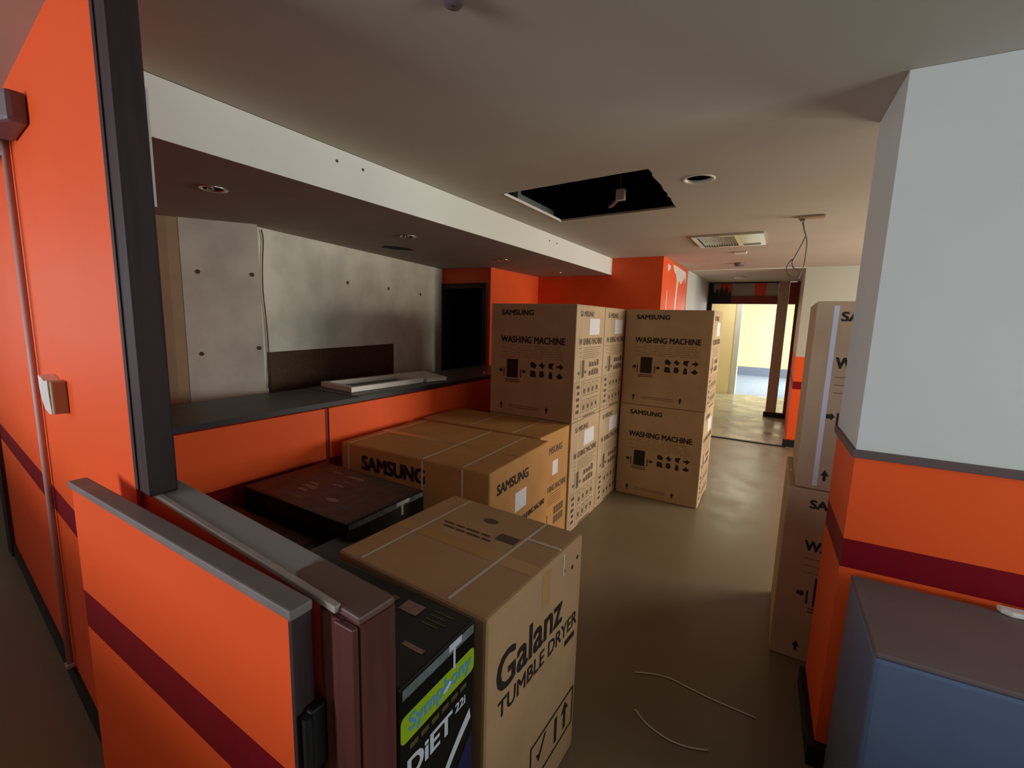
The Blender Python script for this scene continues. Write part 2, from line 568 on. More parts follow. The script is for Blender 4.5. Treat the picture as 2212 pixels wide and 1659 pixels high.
box(bm, -3.06, -2.98, 5.60, 6.5, 0, ZC)
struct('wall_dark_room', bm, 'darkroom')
blk = struct('wall_back', bx(-2.98, -1.29, 5.60, 7.16, 0, ZC), OW)

# paint flaking off the corridor side of the orange block
XP = -1.288
def patch(name, pts, m):
    bm = bmesh.new()
    v = [bm.verts.new((XP - 0.004, y, z)) for y, z in pts]
    f = bm.faces.new(v)
    r = bmesh.ops.extrude_face_region(bm, geom=[f])
    for q in r['geom']:
        if isinstance(q, bmesh.types.BMVert):
            q.co.x += 0.006
    return struct(name, bm, m, blk)


patch('bare_patch', [(6.12, 2.40), (6.35, 2.405), (6.62, 2.40), (7.02, 2.39), (7.04, 2.30), (7.00, 2.22), (6.97, 2.30), (6.92, 2.31), (6.86, 2.24), (6.80, 2.26),
                     (6.74, 2.20), (6.66, 2.20), (6.58, 2.24), (6.52, 2.20), (6.46, 1.95), (6.44, 1.72), (6.38, 1.72), (6.38, 1.95), (6.42, 2.22), (6.34, 2.30), (6.24, 2.32), (6.16, 2.37)], 'whiteplastic')
patch('bare_streak', [(5.83, 2.38), (6.00, 2.37), (5.97, 2.33), (5.88, 2.29), (5.84, 2.31)], 'whiteplastic')
patch('bare_streak', [(5.86, 2.06), (5.89, 2.06), (5.90, 1.72), (5.85, 1.72)], 'whiteplastic')

# lobby passage, end wall, glazed screen
struct('wall_lobby', bx(-1.42, -1.28, 7.16, 9.45, 0, ZC), 'white')
bm = bx(0.19, 3.4, 7.20, 9.45, 0, ZC)
struct('wall_end', bm, banded('end_wall_paint', [(0, ORANGE), (0.807, CRIMSON), (0.914, ORANGE), (1.245, rgb(184, 184, 172))]))
struct('baseboard_end', bx(0.15, 1.2, 7.15, 7.20, 0, 0.10), 'black')
struct('trim_5', bx(-1.28, 0.19, 7.17, 7.19, ZC - 0.014, ZC), 'white')

scr = struct('door_3', bx(-0.13, 0.036, 9.36, 9.44, 0.09, ZC, bev=0.003), 'alu')
struct('post_foot', bx(-0.16, 0.25, 9.355, 9.445, 0, 0.09), 'black', scr)
struct('side_jamb', bx(0.145, 0.19, 9.30, 9.45, 0.09, ZC), 'redframe', scr)
struct('side_jamb', bx(-1.28, -1.20, 9.36, 9.44, 0, ZC), 'black', scr)
struct('transom_bar', bx(-1.20, -0.131, 9.36, 9.44, 2.045, 2.186, bev=0.004), 'redframe', scr)
struct('transom_bar', bx(0.037, 0.145, 9.36, 9.44, 2.045, 2.43), 'redframe', scr)
struct('head_bar', bx(-1.20, -0.131, 9.36, 9.44, 2.42, ZC), 'black', scr)
xs = [(-1.20, -1.08, 'grey_reflection'), (-1.08, -0.88, 'red_reflection'), (-0.88, -0.51, 'grey_reflection'), (-0.51, -0.325, 'red_reflection'), (-0.325, -0.131, 'grey_reflection')]  # stripes mirrored in the transom glass, painted as opaque panels
for x0, x1, m in xs:
    struct('transom_reflection', bx(x0, x1, 9.39, 9.41, 2.186, 2.42), m, scr)
struct('side_pane', bx(0.036, 0.145, 9.395, 9.405, 0.09, 2.045), 'glass', scr)
# dark spiky shadow in the transom corner, painted as a thin black sheet
bm = bmesh.new()
jag = [(-1.2, 2.05), (-1.2, 2.30), (-1.17, 2.22), (-1.12, 2.34), (-1.10, 2.20), (-1.05, 2.36), (-1.01, 2.22), (-0.97, 2.38), (-0.94, 2.20), (-0.90, 2.28), (-0.88, 2.05)]
v = [bm.verts.new((x, 9.352, z)) for x, z in jag]
f = bm.faces.new(v)
r = bmesh.ops.extrude_face_region(bm, geom=[f])
for q in r['geom']:
    if isinstance(q, bmesh.types.BMVert):
        q.co.y += 0.006
struct('jagged_shadow', bm, 'black', scr)

# far room
struct('wall_far', bx(-4.2, 3.4, 17.0, 17.2, 0, 2.8), 'yellow')
struct('baseboard_far', bx(-4.2, 3.4, 16.96, 17.0, 0, 0.28), 'bluegrey')
struct('wall_far_left', bx(-4.2, -0.98, 12.0, 12.25, 0, 2.8), 'yellow')
struct('trim_6', bx(-0.98, -0.86, 11.97, 12.28, 0, 2.8), 'white')
struct('wall_far_right', bx(3.3, 3.4, 9.45, 17.2, 0, 2.8), 'yellow')
struct('wall_far_side', bx(-4.2, -4.1, 9.45, 17.2, 0, 2.8), 'yellow')
struct('wall_far_front', bx(-4.2, -1.28, 9.45, 9.55, 0, 2.8), 'yellow')
struct('wall_far_near', bx(0.19, 3.4, 9.45, 9.55, 0, 2.8), 'yellow')

# column on the right with dado rail
CP = [(0.257, 1.897), (0.95, 1.93), (0.95, 2.32), (0.243, 2.309)]
clm = struct('wall_column', pr(CP, 0, ZC - 0.001), M['column'])
bm = pr([(0.247, 1.884), (0.96, 1.917), (0.96, 2.33), (0.231, 2.318)], 1.212, 1.240, bev=0.003)
o = struct('dado_rail', bm, mat('dado_brown', rgb(96, 78, 76), 0.5), clm)
bm = pr([(0.235, 1.872), (0.97, 1.905), (0.97, 2.34), (0.221, 2.33)], 0, 0.085, bev=0.003)
struct('skirting', bm, 'black', clm)

# guessed unseen shell; its windows and added low blocks only supply light and shade
def wall_with_window(name, axis, c0, c1, a0, a1, w0, w1, z0, z1, m):
    bm = bmesh.new()

    def b(p0, p1, q0, q1):
        if axis == 'x':
            box(bm, p0, p1, c0, c1, q0, q1)
        else:
            box(bm, c0, c1, p0, p1, q0, q1)
    b(a0, w0, 0, ZC); b(w1, a1, 0, ZC); b(w0, w1, 0, z0); b(w0, w1, z1, ZC)
    return struct(name, bm, m)


def window_frame(name, axis, c, w0, w1, z0, z1):
    bm = bmesh.new()

    def b(p0, p1, q0, q1):
        if axis == 'x':
            box(bm, p0, p1, c - 0.03, c + 0.03, q0, q1)
        else:
            box(bm, c - 0.03, c + 0.03, p0, p1, q0, q1)
    mid = (w0 + w1) / 2
    b(w0, w0 + 0.05, z0, z1); b(w1 - 0.05, w1, z0, z1); b(mid - 0.025, mid + 0.025, z0, z1)
    b(w0 + 0.05, w1 - 0.05, z0, z0 + 0.05); b(w0 + 0.05, w1 - 0.05, z1 - 0.05, z1)
    return struct(name, bm, 'alu')


wall_with_window('wall_behind', 'x', -4.2, -4.05, -7, 3.4, -4.05, -1.95, 0.9, 2.3, 'white')
window_frame('window_1', 'x', -4.12, -4.05, -1.95, 0.9, 2.3)
struct('unseen_light_block_side', bx(1.3, 1.42, -0.82, 1.80, 0, 0.70), 'white')  # added out of view to block low light from the right
struct('unseen_light_block', bx(-6.9, 1.3, -0.82, -0.70, 0, 1.08), 'white')  # added out of view, shades the low parts of the foreground
wall_with_window('wall_hall_end', 'y', -7.1, -7.0, -4.2, 1.35, -2.35, -0.65, 0.85, 2.3, 'white')
window_frame('window_2', 'y', -7.05, -2.35, -0.65, 0.85, 2.3)
wall_with_window('wall_right_hall', 'y', 3.3, 3.4, -4.2, 2.2, 0.25, 1.65, 0.75, 2.3, 'white')
window_frame('window_3', 'y', 3.35, 0.25, 1.65, 0.75, 2.3)
wall_with_window('wall_right', 'y', 3.3, 3.4, 2.2, 7.2, 4.2, 6.8, 0.6, 2.35, 'white')
window_frame('window_4', 'y', 3.35, 4.2, 6.8, 0.6, 2.35)
struct('wall_partition', bx(0.96, 3.3, 2.1, 2.3, 0, ZC), 'panelwood')  # unseen wall, given the dark finish to cut its bounced light

# ------------------------------------------------------------------ reception counter
ct = thing('reception_counter', 'orange fronted reception counter behind the cartons, crimson base band', 'counter', (-2.42, 3.0, 0))
X0 = -2.375 + 2.42
for y0, y1, dx in ((0.74, 1.735, 0.0), (1.765, 3.05, 0.0), (3.055, 4.395, -0.015)):
    link('front_panel', bx(X0 - 0.05 + dx, X0 + dx, y0 - 3.0, y1 - 3.0, 0, 1.068), 'counter_paint', ct)
o = link('joint_strip', bx(X0 - 0.05, X0 - 0.008, 1.736 - 3, 1.764 - 3, 0, 1.068), mat('dark_orange_joint', rgb(120, 30, 14), 0.6), ct)
o['label'] = 'dark joint between the front panels'
link('carcass', bx(-0.50, X0 - 0.052, 0.74 - 3.0, 4.38 - 3.0, 0, 1.068), 'darkroom', ct)

bm = bx(-2.985, -2.405, 0.74, 2.02, 1.070, 1.100, bev=0.002)
t1 = tag(link('countertop', bm, 'counter'), 'nearer length of charcoal countertop, beside the dark post', 'countertop')
link('front_edge', bx(-2.405, -2.401, 0.74, 2.02, 1.070, 1.1005), 'counteredge', t1)
bm = bx(-2.985, -2.410, 2.024, 4.39, 1.070, 1.104, bev=0.002)
t2 = tag(link('countertop', bm, 'counter'), 'farther length of dark countertop with white frames lying on it', 'countertop')
link('front_edge', bx(-2.410, -2.406, 2.024, 4.39, 1.070, 1.1045), 'counteredge', t2)

# white frames lying on the counter
def flat_frame(name, corners, wd, z0, z1, label, board=False):
    cx = sum(c[0] for c in corners) / 4
    cy = sum(c[1] for c in corners) / 4
    out = [Vector((x - cx, y - cy)) for x, y in corners]
    t = thing(name, label, 'panel', (cx, cy, z0))
    if board:
        link('board', pr([tuple(p) for p in out], 0, z1 - z0, bev=0.003), 'whiteplastic', t)
        return t
    inn = []
    for i in range(4):
        p, a, b = out[i], out[i - 1], out[(i + 1) % 4]
        inn.append(p + (a - p).normalized() * wd + (b - p).normalized() * wd)
    for i in range(4):
        j = (i + 1) % 4
        link('rail', pr([tuple(out[i]), tuple(out[j]), tuple(inn[j]), tuple(inn[i])], 0, z1 - z0, bev=0.002), 'whiteplastic', t)
    return t


flat_frame('access_panel', [(-2.95, 2.13), (-2.56, 2.09), (-2.53, 2.80), (-2.90, 2.84)], 0.045, 1.1055, 1.142, 'empty white rectangular frame lying flat on the dark countertop')
flat_frame('access_panel', [(-2.94, 2.87), (-2.52, 2.83), (-2.47, 3.03), (-2.90, 3.22)], 0.05, 1.1055, 1.138, 'flat white board lying behind the empty frame on the counter', board=True)
bm = bmesh.new()
cyl(bm, (-2.50, 3.65, 1.105), (-2.50, 3.65, 1.125), 0.014, 12, r2=0.011)
tag(link('bottle_cap', bm, 'whiteplastic', None, True), 'tiny pale cap standing on the far end of the counter', 'cap')

# ------------------------------------------------------------------ fittings on the left wall
def onwall(x, d):
    return (x, wl(x) - d)


xc = -2.515
wp = thing('conduit', 'pale vertical conduit on the left orange wall under the lamp', 'pipe', (xc, wl(xc) - 0.016, 0))
bm = bmesh.new()
cyl(bm, (0, 0, 0.095), (0, 0, 2.26), 0.011, 14)
link('tube', bm, 'pipe', wp, True)
link('base_clip', bx(-0.018, 0.018, -0.014, 0.014, 0.10, 0.116), 'pipe', wp)

wlx = -2.42
lamp = thing('wall_lamp', 'dark bracket lamp with white tube at the top of the left wall', 'lamp', (wlx, wl(wlx), 2.285), math.atan(-0.095))
bm = pr([(0.02, -0.001), (0.30, -0.001), (0.30, -0.05), (0.02, -0.15)], -0.065, 0.03, bev=0.014)
o = link('end_cap', bm, 'grey_plastic', lamp)
link('housing', bx(-0.9, 0.025, -0.12, -0.001, -0.01, 0.032, bev=0.006), 'black', lamp)
bm = bmesh.new()
cyl(bm, (-0.9, -0.165, -0.05), (0.0, -0.165, -0.05), 0.026, 18)
o = link('tube', bm, 'whiteplastic', lamp, True)
o['label'] = 'white fluorescent tube'

xb = -2.13
sb = thing('switch_box', 'broken white switch box on the left orange wall', 'switch', (xb, wl(xb), 1.355), math.atan(-0.095))
bm = bmesh.new()
out = [(-0.13, 0.055), (-0.06, 0.05), (-0.02, 0.042), (0.05, 0.05), (0.055, 0.0), (0.075, -0.06), (0.03, -0.065), (-0.05, -0.058), (-0.10, -0.03), (-0.125, 0.01)]
v = [bm.verts.new((x * 0.9 + 0.02, -0.04, z)) for x, z in out]
f = bm.faces.new(v)
r = bmesh.ops.extrude_face_region(bm, geom=[f])
for q in r['geom']:
    if isinstance(q, bmesh.types.BMVert):
        q.co.y = -0.001
link('cover', bm, 'whiteplastic', sb)
link('back_box', bx(0.085, 0.112, -0.038, -0.001, -0.058, 0.05, bev=0.004), 'beige', sb)

# ------------------------------------------------------------------ ceiling fittings
def downlight(loc, label, r=0.062):
    t = thing('downlight', label, 'downlight', loc, 0, 'downlights under the bulkhead')
    bm = bmesh.new()
    lathe(bm, [(r * 0.72, -0.001), (r, -0.001), (r, -0.006), (r * 0.95, -0.008), (r * 0.75, -0.006), (r * 0.72, -0.001)], (0, 0, 0))
    link('trim_ring', bm, 'chrome', t, True)
    bm = bmesh.new()
    lathe(bm, [(r * 0.72, -0.002), (r * 0.5, -0.0015), (0.004, -0.001)], (0, 0, 0))
    link('reflector', bm, 'void', t, True)
    bm = bmesh.new()
    lathe(bm, [(0.002, -0.012), (r * 0.22, -0.010), (r * 0.26, -0.002)], (0.0, -r * 0.2, 0))
    link('bulb', bm, 'chrome', t, True)
    return t


downlight((-2.42, 1.195, ZS), 'downlight in the bulkhead nearest the dark post')
downlight((-2.437, 2.533, ZS), 'second downlight from the dark post, above the white frame')
downlight((-2.467, 3.891, ZS), 'third downlight from the dark post under the bulkhead')
downlight((-2.456, 5.155, ZS), 'farthest downlight under the bulkhead, above the orange back wall')

t = thing('downlight_ring', 'empty round downlight hole with pale rim beside the ceiling opening', 'downlight', (HOLE_C[0], HOLE_C[1], ZC))
bm = bmesh.new()
lathe(bm, [(HOLE_R - 0.002, 0.013), (HOLE_R - 0.002, -0.003), (HOLE_R + 0.006, -0.005), (HOLE_R + 0.014, -0.001), (HOLE_R + 0.014, 0.0)], (0, 0, 0))
link('rim', bm, 'whiteplastic', t, True)

# trim and clutter of the ceiling opening
t = thing('hatch_trim', 'thin pale metal angle along the left edge of the ceiling opening', 'trim', (-1.613, 2.97, ZC))
bm = pr([(-0.004, -0.434), (0.004, -0.434), (0.004, 0.437), (-0.004, 0.437)], -0.005, 0.012)
link('angle', bm, 'whiteplastic', t)
t = thing('ceiling_channel', 'grey metal hanger channel inside the left end of the ceiling opening', 'channel', (-1.66, 2.78, 2.455))
link('upright', bx(-0.02, 0.02, -0.02, 0.02, 0.0, 0.6), 'metal', t)
link('runner', bx(-0.02, 0.02, 0.02, 0.55, 0.0, 0.05), 'metal', t)
t = tag(link('duct', bx(-2.0, -1.72, 2.55, 2.74, 2.47, 2.75, bev=0.01), 'metal'), 'grey duct corner beside the hanger in the ceiling opening', 'duct')
t = thing('junction_box', 'small white junction box dangling inside the ceiling opening', 'junction box', (-1.07, 3.22, 2.50))
bm = bx(-0.032, 0.032, -0.02, 0.02, 0.0, 0.075, bev=0.006)
link('case', bm, 'whiteplastic', t)
bm = bmesh.new()
tube(bm, [(0, 0, 0.07), (-0.02, 0.02, 0.3), (0.0, 0.0, 0.598)], 0.006, 6)
link('lead', bm, 'grey_plastic', t, True)
bm = bmesh.new()
tube(bm, [(-0.02, 0, 0.01), (-0.07, 0.05, -0.01), (-0.12, 0.12, -0.005)], 0.012, 6)
link('loose_wire', bm, 'pipe', t, True)

# air vent
t = thing('ceiling_vent', 'rectangular louvred air vent in the corridor ceiling', 'vent', (-0.505, 4.735, ZC))
bm = bmesh.new()
for a in ((-0.29, 0.29, -0.31, -0.27), (-0.29, 0.29, 0.27, 0.31), (-0.29, -0.25, -0.27, 0.27), (0.25, 0.29, -0.27, 0.27), (0.06, 0.10, -0.27, 0.27)):
    box(bm, a[0], a[1], a[2], a[3], -0.018, -0.001)
link('frame', bm, 'vent', t)
bm = bmesh.new()
for k in range(13):
    x = -0.235 + k * 0.0225
    v = [bm.verts.new(p) for p in ((x, -0.27, -0.016), (x + 0.016, -0.27, -0.004), (x + 0.016, 0.27, -0.004), (x, 0.27, -0.016))]
    bm.faces.new(v)
r = bmesh.ops.solidify(bm, geom=bm.faces[:], thickness=0.002)
o = link('louvre', bm, 'vent', t)
link('blank_plate', bx(0.10, 0.25, -0.27, 0.27, -0.008, -0.001), 'vent', t)

t = thing('ceiling_light', 'small pale ceiling fitting beyond the air vent', 'light', (-0.472, 5.55, ZC))
link('plate', bx(-0.06, 0.06, -0.05, 0.05, -0.018, -0.001, bev=0.004), 'whiteplastic', t)
bm = bmesh.new()
lathe(bm, [(0.002, -0.045), (0.05, -0.04), (0.06, -0.02), (0.06, -0.001)], (0, 0, 0))
tag(link('smoke_detector', bm, 'grey_plastic', None, True), 'dark round smoke detector on the corridor ceiling before the glazed screen', 'smoke detector').location = (-0.557, 6.514, ZC)
bm = bmesh.new()
lathe(bm, [(0.002, -0.035), (0.08, -0.03), (0.09, -0.012), (0.09, -0.001)], (0, 0, 0))
tag(link('lobby_light', bm, 'whiteplastic', None, True), 'small white round fitting on the ceiling just before the glazed screen', 'light').location = (-0.687, 8.35, ZC)
bm = bmesh.new()
lathe(bm, [(0.002, -0.03), (0.022, -0.028), (0.032, -0.015), (0.036, -0.001)], (0, 0, 0))
tag(link('smoke_detector', bm, 'grey_plastic', None, True), 'brownish detector on the near ceiling, cut by the top of the view', 'smoke detector').location = (-0.775, 0.965, ZC)

# ceiling rose with dangling cable
t = thing('ceiling_rose', 'pale ceiling plate from which a loose cable dangles', 'ceiling rose', (0.08, 3.96, ZC))
link('plate', bx(-0.06, 0.10, -0.04, 0.04, -0.015, -0.001, bev=0.004), 'beige', t)
link('hook', bx(-0.05, -0.02, -0.012, 0.012, -0.03, -0.015, bev=0.003), 'grey_plastic', t)
L1 = [[0.051, 2.405], [0.066, 2.336], [0.075, 2.303], [0.049, 2.224], [0.015, 2.137], [0.013, 2.104], [0.03, 2.076], [0.063, 2.059], [0.067, 2.026], [0.033, 2.013], [-0.004, 2.034], [-0.02, 2.078], [-0.007, 2.121], [0.011, 2.143]]
L2 = [[0.048, 2.405], [0.062, 2.353], [0.078, 2.31], [0.089, 2.254], [0.09, 2.189], [0.086, 2.091], [0.067, 2.049], [0.063, 2.0]]
t = thing('hanging_cable', 'grey cable hanging in a loop from the ceiling plate', 'cable', (0.05, 3.96, 2.405))
for nm, L, dy in (('looped_strand', L1, 0.0), ('straight_strand', L2, 0.009)):
    bm = bmesh.new()
    tube(bm, [(x - 0.05, dy, z - 2.405) for x, z in L], 0.0042, 7)
    link(nm, bm, mat('grey_cable', rgb(110, 100, 94), 0.5), t, True)

# ------------------------------------------------------------------ lettering on cartons
def text_bm(s, bold=0.0):
    cu = bpy.data.curves.new('t', 'FONT')
    cu.body = s
    cu.size = 1.0
    cu.resolution_u = 3
    ob = bpy.data.objects.new('t', cu)
    me = bpy.data.meshes.new_from_object(ob)
    bm = bmesh.new()
    bm.from_mesh(me)
    bpy.data.objects.remove(ob)
    bpy.data.curves.remove(cu)
    bpy.data.meshes.remove(me)
    return bm


class Parts:
    """one mesh per printed item, linked as children when done"""
    def __init__(s):
        s.d = []

    def new(s, name, m, label=None):
        bm = bmesh.new()
        s.d.append((name, bm, m, label))
        return bm

    def done(s, parent):
        for name, bm, m, label in s.d:
            o = link(name, bm, m, parent)
            if label:
                o['label'] = label
        s.d = []


class Face:
    """draws on a flat carton face: (u right, v down) in metres from its top left corner"""
    def __init__(s, o, U, V, N):
        s.o, s.U, s.V = Vector(o), Vector(U), Vector(V)
        s.N = Vector(N)

    def p(s, u, v, d=0.0008):
        return s.o + s.U * u + s.V * v + s.N * d

    def rect(s, bm, u0, v0, u1, v1, d=0.0008):
        bm.faces.new([bm.verts.new(s.p(u, v, d)) for u, v in ((u0, v1), (u1, v1), (u1, v0), (u0, v0))])

    def poly(s, bm, pts, d=0.0008):
        bm.faces.new([bm.verts.new(s.p(u, v, d)) for u, v in pts])

    def frame(s, bm, u0, v0, u1, v1, w=0.003):
        s.rect(bm, u0, v0, u1, v0 + w); s.rect(bm, u0, v1 - w, u1, v1)
        s.rect(bm, u0, v0 + w, u0 + w, v1 - w); s.rect(bm, u1 - w, v0 + w, u1, v1 - w)

    def text(s, bm, body, u, v, wid, hei, bold=0.0, d=0.0008):
        """fit the text into the box whose top left is (u, v); bold is the extra stroke width in metres"""
        t = text_bm(body)
        xs = [q.co.x for q in t.verts]; ys = [q.co.y for q in t.verts]
        x0, x1, y0, y1 = min(xs), max(xs), min(ys), max(ys)
        flat = [((q.co.x - x0) / (x1 - x0) * (wid - bold), (y1 - q.co.y) / (y1 - y0) * (hei - bold * 0.6)) for q in t.verts]
        me = bpy.data.meshes.new('t')
        for k, (du, dv) in enumerate(((0, 0), (bold, 0), (0, bold * 0.6), (bold, bold * 0.6), (bold / 2, bold * 0.3)) if bold else ((0, 0),)):
            for q, (a, b) in zip(t.verts, flat):
                q.co = s.p(u + a + du, v + b + dv, d + k * 0.00004)
            t.to_mesh(me)
            bm.from_mesh(me)
        t.free()
        bpy.data.meshes.remove(me)

    def disc(s, bm, u, v, ru, rv, n=20, d=0.0008):
        s.poly(bm, [(u + ru * cos(2 * pi * i / n), v - rv * sin(2 * pi * i / n)) for i in range(n)], d)


def carton_faces(w, d, h):
    front = Face((-w / 2, -d / 2, h), (1, 0, 0), (0, 0, -1), (0, -1, 0))
    right = Face((w / 2, -d / 2, h), (0, 1, 0), (0, 0, -1), (1, 0, 0))
    top = Face((-w / 2, d / 2, h), (1, 0, 0), (0, -1, 0), (0, 0, 1))
    return front, right, top


PICTO = [[(0, .3), (.4, 0), (1, .5), (.8, 1), (.1, .8)], [(0, .5), (.5, 0), (.7, .4), (1, .3), (.6, 1), (.3, .7)], [(.2, .1), (1, 0), (.7, .6), (.9, 1), (.1, .7)], [(0, .4), (.5, .3), (.5, 0), (1, .5), (.5, 1), (.5, .7), (0, .6)],
         [(.1, 0), (.8, .1), (1, 1), (0, .9)], [(.2, 0), (.7, 0), (.9, .6), (.6, 1), (.1, .8)], [(.3, 0), (.7, .1), (.8, 1), (.2, 1)], [(0, .6), (.5, .1), (1, .6), (.7, .9), (.3, .9)]]


def wash_front(fr, P):
    fr.text(P.new('brand_lettering', 'ink'), 'SAMSUNG', 0.095, 0.046, 0.290, 0.043, 0.0045)
    fr.text(P.new('title_lettering', 'ink'), 'WASHING MACHINE', 0.095, 0.250, 0.560, 0.053, 0.0048)
    so = P.new('fine_print', 'ink_soft')
    rnd = random.Random(3)
    for i in range(6):
        u = 0.10 if i % 2 else 0.17
        while u < 0.60:
            l = rnd.uniform(0.05, 0.16)
            fr.rect(so, u, 0.322 + i * 0.018, min(u + l, 0.64), 0.3245 + i * 0.018)
            u += l + 0.02
    bk = P.new('squeeze_symbol', 'ink')
    fr.rect(bk, 0.155, 0.432, 0.258, 0.580)
    for a, s in ((0.10, 1), (0.313, -1)):
        fr.poly(bk, [(a - 0.014 * s, 0.515), (a - 0.014 * s, 0.535), (a + 0.004 * s, 0.535), (a + 0.004 * s, 0.544), (a + 0.020 * s, 0.525), (a + 0.004 * s, 0.506), (a + 0.004 * s, 0.515)][::s])
        fr.rect(bk, a + 0.03 * s - 0.004, 0.505, a + 0.03 * s + 0.004, 0.575)
    so = P.new('symbol_text', 'ink_soft')
    for i in range(2):
        fr.rect(so, 0.14, 0.592 + i * 0.016, 0.27, 0.600 + i * 0.016)
    bk = P.new('handling_pattern', 'ink')
    for i, sh in enumerate(PICTO):
        u = 0.365 + (i % 4) * 0.075
        v = 0.440 + (i // 4) * 0.068
        fr.poly(bk, [(u + x * 0.058, v + y * 0.054) for x, y in sh][::-1])
    for u in (0.11, 0.52):
        v = 0.78
        fr.poly(P.new('up_arrow', 'ink'), [(u, v), (u - 0.016, v + 0.03), (u - 0.006, v + 0.03), (u - 0.006, v + 0.055), (u + 0.006, v + 0.055), (u + 0.006, v + 0.03), (u + 0.016, v + 0.03)])
    so = P.new('foot_text', 'ink_soft')
    for i in range(2):
        fr.rect(so, 0.18, 0.80 + i * 0.016, 0.46, 0.804 + i * 0.016)


def wash_side(fs, P):
    fs.text(P.new('brand_lettering', 'ink_side'), 'SAMSUNG', 0.075, 0.045, 0.27, 0.042, 0.0045)
    fs.rect(P.new('shipping_label', 'paper', 'white paper label'), 0.265, 0.100, 0.485, 0.225)
    fs.text(P.new('title_lettering', 'ink_side'), 'WASHING MACHINE', 0.065, 0.250, 0.49, 0.050, 0.0048)
    so = P.new('fine_print', 'ink_soft')
    for i in range(6):
        fs.rect(so, 0.075 + 0.05 * (i % 2), 0.322 + i * 0.016, 0.54 - 0.03 * (i % 3), 0.325 + i * 0.016)
    bk = P.new('squeeze_symbol', 'ink_side')
    fs.rect(bk, 0.115, 0.415, 0.190, 0.550)
    for a in (0.085, 0.22):
        fs.disc(bk, a, 0.51, 0.020, 0.014, 8)
    rnd = random.Random(5)
    bk = P.new('handling_pattern', 'ink_side')
    for r in range(2):
        for c in range(4):
            u = 0.29 + c * 0.056; v = 0.42 + r * 0.070
            fs.poly(bk, [(u, v + rnd.uniform(0, .02)), (u, v + 0.056), (u + 0.044, v + 0.056), (u + 0.044, v + rnd.uniform(0, .03))])
    so = P.new('picture_grid', 'ink_soft')
    fs.frame(so, 0.03, 0.58, 0.57, 0.86)
    fs.rect(so, 0.15, 0.583, 0.153, 0.857)
    for c in range(4):
        for r in range(2):
            u = 0.19 + c * 0.09; v = 0.60 + r * 0.13
            fs.frame(so, u, v, u + 0.055, v + 0.10, 0.004)
            fs.disc(so, u + 0.028, v + 0.06, 0.016, 0.022, 10)
    for i in range(5):
        fs.rect(so, 0.06 + 0.012 * (i % 2), 0.605 + i * 0.048, 0.12, 0.63 + i * 0.048)
    fs.rect(P.new('foot_text', 'ink_side'), 0.22, 0.864, 0.47, 0.874)


def body_mesh(w, d, h, bev=0.008):
    bm = bx(-w / 2, w / 2, -d / 2, d / 2, 0, h, bev=bev, seg=3)
    return bm


CW, CD, CH = 0.735, 0.600, 0.884


def make_carton():
    t = thing('carton', 'x', 'box')
    link('body', body_mesh(CW, CD, CH), 'card_pale', t)
    fr, fs, tp = carton_faces(CW, CD, CH)
    P = Parts()
    wash_front(fr, P)
    wash_side(fs, P)
    P.done(t)
    bm = bmesh.new()
    s = 0.006
    y = -CD / 2 + 0.13
    box(bm, CW / 2, CW / 2 + 0.0015, y - s, y + s, 0.004, CH - 0.004)
    o = link('strap', bm, 'strap', t)
    o['label'] = 'pale packing strap'
    bm = bx(-CW / 2 + 0.01, CW / 2 - 0.01, -0.03, 0.03, CH, CH + 0.0008)
    link('seam_tape', bm, 'tape', t)
    return t


def dup(root, loc, rz, label, group):
    r = root.copy(); COL.objects.link(r)
    r.location = loc; r.rotation_euler = (0, 0, rz)
    r['label'] = label; r['group'] = group
    for ch in list(root.children):
        c = ch.copy(); COL.objects.link(c); c.parent = r
    return r



G = 'washing machine cartons'
ZU = 0.8865
proto = make_carton()
xa = -1.277 - CW / 2 - 0.004
spots = [((xa, 3.036 + CD / 2, ZU), 0, 'topmost tall stack carton nearest the counter, wide front facing the camera'),
         ((xa, 3.645 + CD / 2, ZU), 0, 'upper carton behind the front one of the tall stack, next to the freestanding pair'),
         ((xa, 3.036 + CD / 2, 0), 0, 'lower carton of the tall stack touching the narrow carton, printed side showing'),
         ((xa, 3.645 + CD / 2, 0), 0, 'lower carton of the tall stack beside the lower carton of the freestanding pair'),
         ((-0.884, 4.17 + CD / 2, ZU), 0.0, 'upper carton of the freestanding pair standing before the orange wall'),
         ((-0.886, 4.165 + CD / 2, 0), 0.0, 'lower carton of the freestanding pair, standing on the aisle floor'),
         ((0.125 + CW / 2, 2.50 + CD / 2, ZU), 0, 'upper carton behind the column, white tape down its front'),
         ((0.098 + CW / 2, 2.49 + CD / 2, 0), 0, 'lower carton in shadow behind the column foot')]
cartons = []
for i, (loc, rz, lab) in enumerate(spots):
    if i == 0:
        proto.location = loc; proto['label'] = lab; proto['group'] = G
        cartons.append(proto)
    else:
        cartons.append(dup(proto, loc, rz, lab, G))
        if i in (4, 5):
            cartons[-1].scale = (1.025, 1, 1)
# extra white tape on the upper carton behind the column
bm = bx(-CW / 2 + 0.066, -CW / 2 + 0.086, -CD / 2 - 0.0016, -CD / 2 - 0.0004, 0.02, CH - 0.02)
o = link('tape_strip', bm, 'tapewhite', cartons[6])
o['label'] = 'shiny white tape strip'

